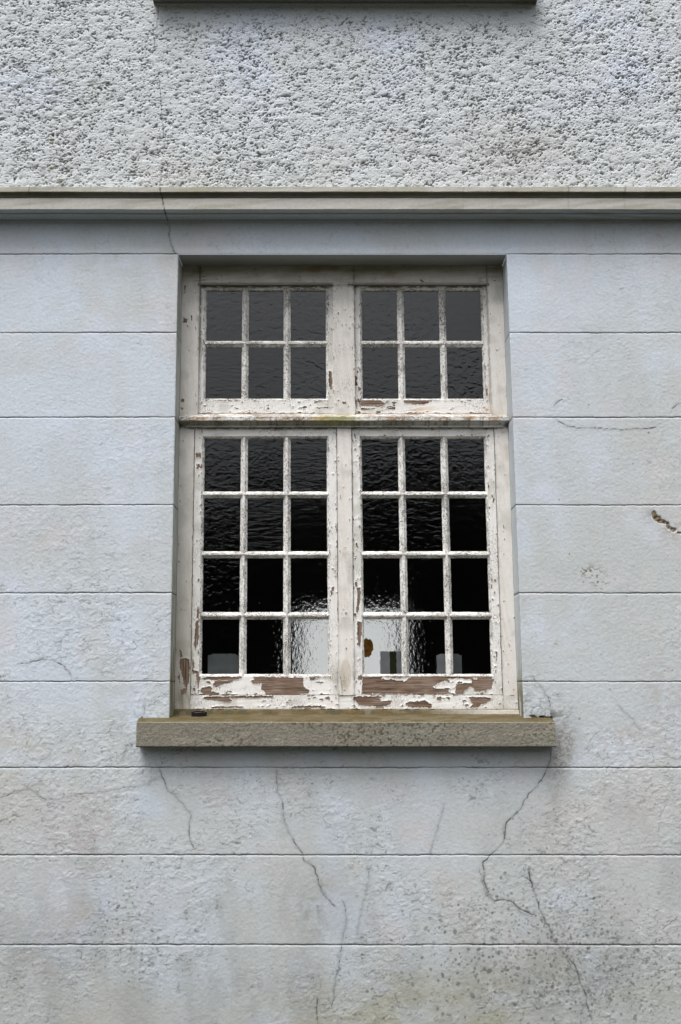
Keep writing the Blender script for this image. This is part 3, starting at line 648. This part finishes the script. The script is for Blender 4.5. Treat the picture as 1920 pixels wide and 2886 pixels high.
# transom: weathered ledge, square nose, hollow moulding and bead
def build_transom():
    b = Buf(); z_ = lambda p, y: UZ(p, y)
    nose = FY - .038
    pr = [(.170, UZ(1165, .17)), (FY + .01, UZ(1166, FY)), (nose + .004, UZ(1173, nose)), (nose, UZ(1174.5, nose)), (nose, UZ(1184.5, nose)), (nose + .006, UZ(1185.5, nose + .006)), (nose + .012, UZ(1187, nose + .012))]
    for k in range(1, 7):
        t = k / 6; pr.append((nose + .012 + .018 * math.sin(t * 1.45), UZ(1187, nose + .012) + (UZ(1200, nose + .03) - UZ(1187, nose + .012)) * (t)))
    pr += [(nose + .026, UZ(1201, nose + .026)), (nose + .026, UZ(1204, nose + .026)), (FY + .002, UZ(1204.5, FY)), (.17, UZ(1204, FY))]
    pa = []
    for p, q in zip(pr[:-1], pr[1:]):
        n = max(1, int(math.hypot(q[0] - p[0], q[1] - p[1]) / .005))
        for i in range(n): pa.append((p[0] + (q[0] - p[0]) * i / n, p[1] + (q[1] - p[1]) * i / n))
    pa.append(pr[-1]); pa = np.array(pa)
    xl = OPL + .003; xr = OPR - .003
    xs = np.arange(xl, xr, .004); xs[-1] = xr
    X, I = np.meshgrid(xs, np.arange(len(pa))); Y = pa[I, 0]; Z = pa[I, 1]
    # returned, undercut ends of the hollow
    e = np.minimum(X - xl, xr - X); cut = (Z < UZ(1186, nose)) * sst(.035, .0, e); Y = Y + cut * .022
    Y = Y + .0022 * (fbm(X, Z, .012, 3, 701) - .5); Z = Z + .0022 * (fbm(X, Y, (.015, .03), 3, 702) - .5)
    n = fbm(X, Z + Y, (.05, .012), 4, 703); n2 = fbm(X, Z + Y, (.012, .006), 2, 704)
    c = np.tile(PWHITE * .92, X.shape + (1,)).astype(np.float32)
    c = mixc(c, (.43, .29, .15), sst(.5, .72, n) * sst(UZ(1186, nose), UZ(1184, nose), Z) * .8)
    c = mixc(c, (.17, .11, .06), sst(.60, .68, n2) * .7)
    c = mixc(c, (.29, .28, .19), (Z < UZ(1185, nose)) * (.75 - .45 * sst(-.1, .6, X)) * (.7 + .6 * (n - .3)))  # hollow below the nose painted darker, standing in for its shadow
    c = mixc(c, (.30, .29, .06), blob(X, Z, 955, 1180, 60, 14, nose) * .8)
    b.grid(np.stack([X, Y, Z], -1), c, 3, smooth=False, flip=True)
    for x in (xl, xr): b.box(x - .0008, x + .0008, nose + .001, .17, UZ(1185, nose), UZ(1174, nose), PWHITE * .8)
    return b.build('transom', PM, window)
build_transom()

def sash(cols, rows, ox0, ox1, oz0, oz1, Yf, Yg, holes=(), islands=(), bot=None, wear=.3, seed=0, base=PWHITE, hammered=(), pattern=()):
    b = Buf(); gx = cols; gz = rows; lip = .0085; fd = Yg - Yf
    kw = dict(depth=.035, seed=seed)
    inL, inR, inT, inB = gx[0] - lip, gx[-1] + lip, gz[0] + lip, gz[-1] - lip
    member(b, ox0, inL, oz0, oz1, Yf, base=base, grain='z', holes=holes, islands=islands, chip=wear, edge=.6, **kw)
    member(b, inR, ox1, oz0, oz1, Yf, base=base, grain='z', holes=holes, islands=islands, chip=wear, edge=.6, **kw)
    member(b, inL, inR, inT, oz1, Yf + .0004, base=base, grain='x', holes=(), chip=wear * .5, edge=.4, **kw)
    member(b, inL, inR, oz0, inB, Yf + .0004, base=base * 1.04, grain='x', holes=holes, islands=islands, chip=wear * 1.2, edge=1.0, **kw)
    rng = np.random.RandomState(900 + seed)
    def bar(p0, p1, prof, ax):
        """prof: list of (across, y); runs from p0 to p1 along axis ax; ragged putty"""
        L = p1 - p0; n = max(4, int(L / .0035)); t = np.linspace(p0, p1, n)
        pr = []
        for q, r in zip(prof[:-1], prof[1:]):
            for i in range(3): pr.append((q[0] + (r[0] - q[0]) * i / 3, q[1] + (r[1] - q[1]) * i / 3))
        pr.append(prof[-1]); pr = np.array(pr); T, I = np.meshgrid(t, np.arange(len(pr)))
        A = pr[I, 0].copy(); Y = pr[I, 1].copy(); sd = rng.randint(1, 200)
        side = np.sign(A - (prof[0][0] + prof[-1][0]) / 2)
        end = (I == 0) | (I == len(pr) - 1)
        A += side * (.0022 * (fbm(T, T * 0 + side, .010, 3, sd) - .42)) * np.where(end, 1.0, .6) + .0014 * (fbm(T, A, .006, 2, sd + 3) - .5)
        Y += .0026 * (fbm(T, A * 3, .009, 3, sd + 5) - .5) * (~end)
        n1 = fbm(T, A * 2, (.03, .02), 3, sd + 7); n2 = fbm(T, A * 2, (.008, .006), 2, sd + 9)
        c = np.tile(base * 1.06, T.shape + (1,)).astype(np.float32)
        c = mixc(c, (.42, .41, .36), sst(.5, .75, n1) * .5); c = mixc(c, (.14, .11, .07), sst(.66, .72, n2) * (.3 + .8 * wear))
        if ax == 'x': X_, Z_ = T, A
        else: X_, Z_ = A, T
        b.grid(np.stack([X_, Y, Z_], -1), c, 3, smooth=False, flip=(ax == 'z'))
    # bevelled putty round the glazing edge of the sash
    f = .0005
    bar(gz[-1] - lip, gz[0] + lip, [(gx[0] - lip - .001, Yf), (gx[0] - .002, Yf + fd * .35), (gx[0] + .0015, Yg)], 'z')
    bar(gz[-1] - lip, gz[0] + lip, [(gx[-1] - .0015, Yg), (gx[-1] + .002, Yf + fd * .35), (gx[-1] + lip + .001, Yf)], 'z')
    bar(gx[0] - lip, gx[-1] + lip, [(gz[0] - .0015, Yg), (gz[0] + .002, Yf + fd * .35), (gz[0] + lip + .001, Yf)], 'x')
    bar(gx[0] - lip, gx[-1] + lip, [(gz[-1] - lip - .001, Yf), (gz[-1] - .001, Yf + fd * .25), (gz[-1] + .0015, Yg)], 'x')
    for i in range(1, len(gx) - 1, 2):
        a, c_ = gx[i], gx[i + 1]; w_ = c_ - a
        bar(gz[-1] - .004, gz[0] + .004, [(a - .001, Yg), (a + w_ * .22, Yf + fd * .45), (a + w_ * .36, Yf + .0015), (a + w_ * .64, Yf + .0015), (a + w_ * .78, Yf + fd * .45), (c_ + .001, Yg)], 'z')
    for i in range(1, len(gz) - 1, 2):
        hi, lo = gz[i], gz[i + 1]; w_ = hi - lo
        bar(gx[0] - .004, gx[-1] + .004, [(lo - .001, Yg), (lo + w_ * .25, Yf + fd * .45), (lo + w_ * .40, Yf + .001), (lo + w_ * .62, Yf + .001), (lo + w_ * .78, Yf + fd * .45), (hi + .001, Yg)], 'x')
    o = b.build('sash', PM, window)
    # the panes: each slightly out of true with the next
    g = Buf(); r0 = random.Random(seed)
    for ri in range(0, len(gz), 2):
        for ci in range(0, len(gx), 2):
            x0, x1, z1, z0 = gx[ci] - .003, gx[ci + 1] + .003, gz[ri] + .003, gz[ri + 1] - .003
            tx = r0.uniform(-.0006, .0006); tz = r0.uniform(-.0008, .0008); k = (ri // 2, ci // 2)
            m = 2 if k in hammered else pattern[k[0]][k[1]]
            tx *= 1.6; tz *= 1.6; y = Yg + .002
            g.add([(x0, y + tx + tz, z0), (x1, y - tx + tz, z0), (x1, y - tx - tz, z1), (x0, y + tx - tz, z1)], [(0, 1, 2, 3)], (1, 1, 1), m)
    g.build('glass', [M['glass_a'], M['glass_b'], M['glass_h'], M['glass_c'], M['glass_d']], window)
    return o
def colset(a, ya, c, yc, Y): return [(UX(p, ya, Y) + UX(q, yc, Y)) / 2 for p, q in zip(a, c)]
YU, YUG, YL, YLG = .158, .174, .134, .152
rU = [UZ(v, YUG) for v in (820, 961.5, 978.5, 1125)]; rL = [UZ(v, YLG) for v in (1237, 1386, 1403.5, 1554.5, 1572.5, 1725.7, 1745.2, 1900.5)]
cUL = colset((581, 683, 700, 800, 818, 919.4), 890, (580.4, 682.5, 700.7, 800.5, 819.6, 920), 1050, YUG)
cUR = colset((1020, 1120, 1138, 1238.5, 1255, 1357), 890, (1020.6, 1123, 1141, 1242, 1260.7, 1361), 1050, YUG)
cLL = colset((575.7, 678, 697.8, 799, 818, 921.6), 1310, (569.5, 677, 695, 800, 819.8, 925.6), 1825, YLG)
cLR = colset((1020, 1123, 1142, 1244, 1263, 1367.5), 1310, (1025, 1132, 1151, 1254.7, 1275, 1382), 1825, YLG)
zUb = UZ(1165, YU)
sash(cUL, rU, PU_L - .004, MU_L + .004, zUb, HB - .006, YU, YUG, [H2([(1405, 1085), (1428, 1098), (1432, 1180), (1424, 1252), (1408, 1215), (1400, 1150)], YU), H2([(855, 1420), (870, 1405), (880, 1425)], YU)], wear=.45, seed=11, pattern=((0, 0, 0), (4, 1, 0)))
sash(cUR, rU, MU_R - .004, PU_R + .004, zUb, HB - .006, YU, YUG,
     [H3([(180, 1342), (350, 1338), (395, 1382), (300, 1390), (180, 1392)], YU), H3([(560, 1342), (700, 1345), (820, 1338), (770, 1372), (700, 1380), (560, 1368)], YU), H3([(1265, 1240), (1295, 1245), (1300, 1300), (1270, 1318)], YU), H3([(150, 1440), (180, 1450), (175, 1475), (150, 1475)], YU), H3([(280, 1465), (410, 1462), (405, 1478), (280, 1478)], YU)], wear=.6, seed=12, pattern=((0, 0, 3), (1, 1, 0)))
sash(cLL, rL, PL_L + .0022, ML_L - .0022, RT_ + .002, TB - .001, YL, YLG,
     [H6([(281, 176), (300, 198), (292, 272), (273, 262)], YL), H6([(268, 288), (294, 288), (292, 400), (285, 480), (268, 522), (253, 480), (262, 400)], YL), H6([(242, 600), (256, 640), (246, 690), (290, 700), (303, 760), (292, 845), (280, 800), (270, 722), (240, 718)], YL),
      H5b([(240, 368), (440, 362), (430, 385), (340, 400), (290, 430), (245, 432)], YL), H5b([(112, 442), (190, 424), (218, 450), (206, 480), (300, 500), (290, 516), (130, 508), (95, 482)], YL),
      H5b([(625, 368), (900, 345), (1172, 378), (1182, 430), (1245, 470), (1235, 500), (1060, 522), (780, 518), (780, 485), (733, 460), (742, 400), (650, 398)], YL), H5b([(190, 322), (520, 325), (505, 350), (440, 362), (240, 360), (85, 345)], YL), H5b([(655, 325), (1180, 335), (1172, 382), (660, 365)], YL), H5b([(1240, 330), (1312, 330), (1290, 362), (1250, 362)], YL),
      H6([(1380, 20), (1402, 10), (1395, 45), (1378, 45)], YL)],
     wear=.55, seed=13, pattern=((1, 1, 4), (1, 4, 3), (0, 3, 3), (3, 3, 3)), hammered={(2, 2), (3, 2), (3, 1)})
sash(cLR, rL, ML_R + .0022, PL_R - .0022, RT_ + .002, TB - .001, YL, YLG,
     [H6b([(185, 255), (1285, 255), (1290, 330), (1280, 372), (1240, 392), (1150, 412), (185, 408)], YL), H7([(113, 15), (137, 15), (137, 100), (120, 192), (106, 182), (116, 100)], YL), H7([(113, 248), (150, 258), (142, 360), (136, 425), (118, 412), (116, 330)], YL), H7([(118, 625), (150, 625), (145, 655), (120, 650)], YL)],
     [H6b([(340, 285), (362, 265), (480, 272), (598, 268), (548, 302), (480, 296), (430, 284)], YL), H6b([(788, 345), (858, 302), (900, 280), (1000, 275), (1112, 288), (1112, 317), (980, 320), (975, 408), (918, 398), (910, 366), (800, 362)], YL), H6b([(1040, 412), (1050, 380), (1110, 345), (1150, 390), (1210, 380), (1270, 370), (1300, 330), (1300, 415)], YL), H6b([(1120, 268), (1160, 268), (1160, 288), (1130, 284)], YL)],
     wear=.55, seed=14, pattern=((1, 1, 1), (1, 0, 3), (3, 3, 3), (3, 3, 3)), hammered={(2, 0), (3, 0), (2, 1), (3, 1)})

# ------------------------------------------------------------------ stone sill
def build_sill():
    b = Buf(); ys = -.080
    xl, xr = avg([(384.5, 2070)], ys), avg([(1566.5, 2070)], ys); zt, zb = UZ(2034, ys), UZ(2106, ys)
    pr = [(.02, zb + .001), (ys + .004, zb), (ys, zb + .004), (ys, zt - .003), (ys + .003, zt), (0, UZ(2023, 0)), (.106, UZ(2013.5, .106)), (.118, UZ(2003, .118)), (FY + .004, UZ(1998.5, FY))]
    pa = []
    for p, q in zip(pr[:-1], pr[1:]):
        n = max(1, int(math.hypot(q[0] - p[0], q[1] - p[1]) / .0035))
        for i in range(n): pa.append((p[0] + (q[0] - p[0]) * i / n, p[1] + (q[1] - p[1]) * i / n))
    pa.append(pr[-1]); pa = np.array(pa); xs = np.arange(xl, xr + .001, .0035); xs[-1] = xr
    X, I = np.meshgrid(xs, np.arange(len(pa))); Y = pa[I, 0]; Z = pa[I, 1]; S = I * .0035
    n1 = fbm(X, S, (.06, .03), 4, 801); n2 = fbm(X, S, (.009, .006), 3, 805); n3 = vn(X, S, .0085, 809); n4 = fbm(X, S, (.3, .2), 3, 812)
    front = (Y < ys + .002); top = (Z > zt - .002) & (Y > ys + .001)
    c = np.tile(np.asarray((.215, .196, .160), np.float32), X.shape + (1,))
    c = mixc(c, (.235, .235, .195), sst(.45, .7, n4) * .6); c = mixc(c, (.32, .29, .23), sst(.5, .8, n1) * .5); c = mixc(c, (.18, .165, .125), sst(.5, .75, n2) * .5)
    mid = np.exp(-((X - .1) / .45) ** 2)
    c = mixc(c, (.075, .065, .040), sst(.74 - .08 * mid, .86 - .08 * mid, n3) * sst(.30, .6, n4 + .12 * mid) * .8 * front)
    c = mixc(c, (.085, .075, .035), sst(zt - .022, zt - .002, Z) * sst(.45, .62, n2) * mid * front * .8)
    c = mixc(c, (.27, .27, .13), sst(zt - .006, zt, Z) * front * .4)
    c = mixc(c, (.105, .076, .036), top * (.78 + .3 * sst(.3, .7, n1))); c = mixc(c, (.085, .08, .025), top * sst(.42, .65, fbm(X, S, (.05, .012), 3, 821)) * (.35 + .5 * sst(-.1, -.75, X)))
    c = mixc(c, (.055, .05, .03), (Y > .095) * sst(.52, .66, fbm(X, S, .022, 3, 825)) * .75)
    c = mixc(c, (.50, .48, .43), (Y > .108) * sst(.35, .75, X) * .7)
    c = mixc(c, (.40, .37, .30), ((Z < zt) & (Z > zt - .0035) & front) * .35)
    c = mixc(c, (.06, .065, .04), (Z < zb + .003) * (Y > ys + .003) * .8)
    d = (.0022 * (n2 - .5) + .0016 * (fbm(X, S, .006, 2, 831) - .5)) * np.where(top, .6, 1.)
    Yp = Y - d * front; Zp = Z + (d * top) + .0012 * (fbm(X, X * 0, .05, 2, 841) - .5)
    b.grid(np.stack([X, Yp, Zp], -1), c, 0, smooth=True, flip=False)
    for k, x in ((0, xl), (1, xr)):      # end faces follow the profile
        n = len(pa); yy = pa[:, 0]; zz = pa[:, 1]; lo = np.minimum(zz, zb + .002)
        P = np.stack([np.stack([np.full(n, x), yy, np.full(n, zb)], -1), np.stack([np.full(n, x), yy, zz], -1)], 0)
        b.grid(P, np.asarray((.25, .23, .19), np.float32), 0, smooth=False)
    o = b.build('sill', [M['stone']], window)
    return tag(o, "brown speckled stone sill under the window")
build_sill()

# black ring-shaped lid left on the sill
def build_lid():
    Y0 = .062; cx, zc = U(561.5, 2010, Y0); zb = UZ(2020.5, Y0 - .02) ; hgt = .0185; R = .0350; r = .0265
    me = Buf(); n = 56; a = np.linspace(0, 2 * math.pi, n + 1)
    pr = [(R - .0012, 0), (R, .0012), (R, hgt - .0015), (R - .0012, hgt), (r + .001, hgt), (r, hgt - .001), (r - .0005, .003), (0.0001, .003)]
    A, I = np.meshgrid(a, np.arange(len(pr))); pa = np.array(pr); rad = pa[I, 0] + .0004 * np.cos(A * 40) * ((I == 1) | (I == 2)); 
    X = rad * np.cos(A); Y = rad * np.sin(A) * .94; Z = pa[I, 1]
    me.grid(np.stack([X, Y, Z], -1), np.asarray((.02, .02, .02), np.float32), 0, smooth=False)
    o = me.build('jar_lid', [M['plastic']], None, lean=False)
    slope = math.atan2(UZ(2013.5, .106) - UZ(2023, 0), .106)
    zs_ = UZ(2023, 0) + (UZ(2013.5, .106) - UZ(2023, 0)) * (Y0 / .106)
    o.location = (cx - LEAN * (zs_ - ZREF), Y0, zs_ + .0012); o.rotation_euler = (slope, 0, .3)
    return tag(o, "black ring-shaped plastic lid lying at the left end of the stone window sill", "lid")
build_lid()

# ------------------------------------------------------------------ the dim room behind, with a bright window in its far wall
def build_room():
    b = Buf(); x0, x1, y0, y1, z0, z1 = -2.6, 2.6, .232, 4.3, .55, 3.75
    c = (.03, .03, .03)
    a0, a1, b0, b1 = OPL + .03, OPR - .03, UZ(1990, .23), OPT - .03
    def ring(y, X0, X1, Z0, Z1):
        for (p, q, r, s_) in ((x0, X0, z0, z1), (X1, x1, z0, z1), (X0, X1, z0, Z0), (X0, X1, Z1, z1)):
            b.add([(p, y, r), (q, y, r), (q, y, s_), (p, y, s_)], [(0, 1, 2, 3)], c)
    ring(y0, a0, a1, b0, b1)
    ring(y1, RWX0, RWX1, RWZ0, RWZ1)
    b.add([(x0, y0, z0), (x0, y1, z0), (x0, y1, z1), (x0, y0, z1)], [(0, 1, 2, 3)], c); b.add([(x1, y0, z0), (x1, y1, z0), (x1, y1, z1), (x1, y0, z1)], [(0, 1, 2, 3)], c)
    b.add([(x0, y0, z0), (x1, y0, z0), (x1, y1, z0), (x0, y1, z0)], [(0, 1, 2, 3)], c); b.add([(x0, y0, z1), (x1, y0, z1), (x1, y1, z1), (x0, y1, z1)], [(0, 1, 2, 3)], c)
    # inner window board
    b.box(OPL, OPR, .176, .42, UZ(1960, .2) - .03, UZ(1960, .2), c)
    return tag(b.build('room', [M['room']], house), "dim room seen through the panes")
RWX0, RWX1, RWZ0, RWZ1 = -.31, .46, 1.40, 2.20
build_room()

# things standing on the inner window board, dim grey shapes behind the glass
ZB = UZ(1960, .2)
def box_thing(name, pl, pr_, ptop, Y, depth, mats, label, notch=0, stripe=None):
    b = Buf(); x0, x1 = UX(pl, 1870, Y), UX(pr_, 1870, Y); zt = UZ(ptop, Y)
    n = 24; xs = np.linspace(x0, x1, n); rr = random.Random(len(label))
    tops = [zt + rr.uniform(-.0015, .0015) - notch * (.006 if i < 3 or i > n - 4 else 0) for i in range(n)]
    for i in range(n - 1):
        b.add([(xs[i], Y, ZB + .001), (xs[i + 1], Y, ZB + .001), (xs[i + 1], Y, tops[i + 1]), (xs[i], Y, tops[i])], [(0, 1, 2, 3)], (.3,) * 3, 1 if stripe and stripe[0] < (i + .5) / n < stripe[1] else 0)
        b.add([(xs[i], Y, tops[i]), (xs[i + 1], Y, tops[i + 1]), (xs[i + 1], Y + depth, tops[i + 1]), (xs[i], Y + depth, tops[i])], [(0, 1, 2, 3)], (.3,) * 3)
        b.add([(xs[i], Y + depth, ZB + .001), (xs[i + 1], Y + depth, ZB + .001), (xs[i + 1], Y + depth, tops[i + 1]), (xs[i], Y + depth, tops[i])], [(0, 1, 2, 3)], (.3,) * 3)
    for x in (x0, x1): b.add([(x, Y, ZB + .001), (x, Y + depth, ZB + .001), (x, Y + depth, tops[0]), (x, Y, tops[0])], [(0, 1, 2, 3)], (.3,) * 3)
    o = b.build(name, mats, None); return tag(o, label, name.split('_')[-1])
box_thing('grey_box', 586, 673, 1843, .20, .05, [M['grey']], "plain grey box behind the bottom left pane of the left sash", 1)
box_thing('striped_box', 1073, 1146, 1836, .20, .05, [M['grey'], M['green']], "grey box with dark green band behind the bright pane right of the mullion", 0, (.34, .58))
box_thing('grey_canister', 1231, 1302, 1843, .20, .05, [M['grey']], "pale grey canister behind the glazing bar at the bottom of the right sash", 1)
def build_leaf():
    Y = YLG + .0045; cx, cz = U(1036, 1826, Y); b = Buf(); n = 28; a = np.linspace(0, 2 * math.pi, n + 1); rr = random.Random(5)
    R = np.array([1 + rr.uniform(-.12, .12) for _ in range(n)] + [0]); R[-1] = R[0]
    A, I = np.meshgrid(a, np.arange(5)); rad = R[None, :] * (I / 4)
    X = cx + .026 * rad * np.cos(A); Z = cz + .043 * rad * np.sin(A); Yy = Y + .002 * (1 - rad)
    b.grid(np.stack([X, Yy, Z], -1), np.asarray((.3, .15, .02), np.float32), 0)
    P2 = np.stack([X, Yy + .0025, Z], -1); b.grid(P2, np.asarray((.3, .15, .02), np.float32), 0)
    return tag(b.build('dry_leaf', [M['ochre']], None), "ochre brown dry leaf stuck behind the bright pane right of the mullion", "leaf")
build_leaf()

# ------------------------------------------------------------------ ground and the wood across the yard
b = Buf(); g = np.array([-400, -120, -40, -15, -8, -4, -2, 0, 2, 4, 8, 15, 40, 120, 400.])
X, Y = np.meshgrid(g, g); b.grid(np.stack([X, Y, np.full(X.shape, -.005)], -1), np.asarray((.15, .14, .12), np.float32), 0, flip=False)
tag(b.build('ground', [M['ground']], None, lean=False), kind='structure')
b = Buf(); g = np.array([-12, -6, -2, 2, 6, 12.]); X, Y = np.meshgrid(g, np.array([4.6, 7, 11, 16, 24.])); b.grid(np.stack([X, Y, np.full(X.shape, .0)], -1), np.asarray((.6, .6, .58), np.float32), 0)  # pale paving added behind the room so the bottom panes look bright
w_ = Buf(); w_.box(-7, 7, 10, 10.3, .004, 3.4, (.48, .49, .49)); w_.box(-7.04, 7.04, 9.95, 10.35, 3.402, 3.47, (.5, .5, .48))  # bright wall added beyond the far opening to make the hammered panes glow
tag(w_.build('added_bright_wall', [M['render']], None, lean=False), "pale wall added behind the room to brighten the panes beside the mullion", "wall")
tag(b.build('added_paving', [M['added_paving']], None, lean=False), kind='structure')
def build_wood():
    rs = np.random.RandomState(12); b = Buf(); V = []; n = 26000
    x = rs.uniform(-60, 60, n); dpt = rs.rand(n) ** 1.5
    top = 8.6 + 2.2 * (fbm(x, x * 0, 7.0, 3, 5) - .5) * 2 + 1.0 * (fbm(x, x * 0, 1.6, 2, 9) - .5)
    z = top * (1 - rs.rand(n) ** 1.6 * .999); y = -28 - dpt * 5 - (z / 9) * 2
    s = rs.uniform(.25, .6, n)
    u = rs.normal(size=(n, 3)); u /= np.linalg.norm(u, axis=1)[:, None]; w_ = np.cross(u, rs.normal(size=(n, 3))); w_ /= np.linalg.norm(w_, axis=1)[:, None]
    P = np.stack([x, y, z], -1); q = np.stack([P + u * s[:, None], P + w_ * s[:, None], P - u * s[:, None], P - w_ * s[:, None]], 1)
    b.add(q.reshape(-1, 3), np.arange(n * 4).reshape(-1, 4), (.04, .06, .02))
    # solid depth of the wood behind its leafy face
    xs = np.arange(-60, 60.1, 1.0); zz = np.linspace(0, 1, 8); X, T = np.meshgrid(xs, zz); tp = 7.6 + 2.2 * (fbm(X, X * 0, 7.0, 3, 5) - .5) * 2
    b.grid(np.stack([X, -34 - 2 * vn(X, T * 9, 3., 6) - T * 2, T * tp], -1), np.asarray((.03, .05, .02), np.float32), 0, flip=True)
    return tag(b.build('wood', [M['leaf']], None, lean=False), "dark leafy wood across the yard, seen only in the glass", "trees", kind='stuff')
build_wood()
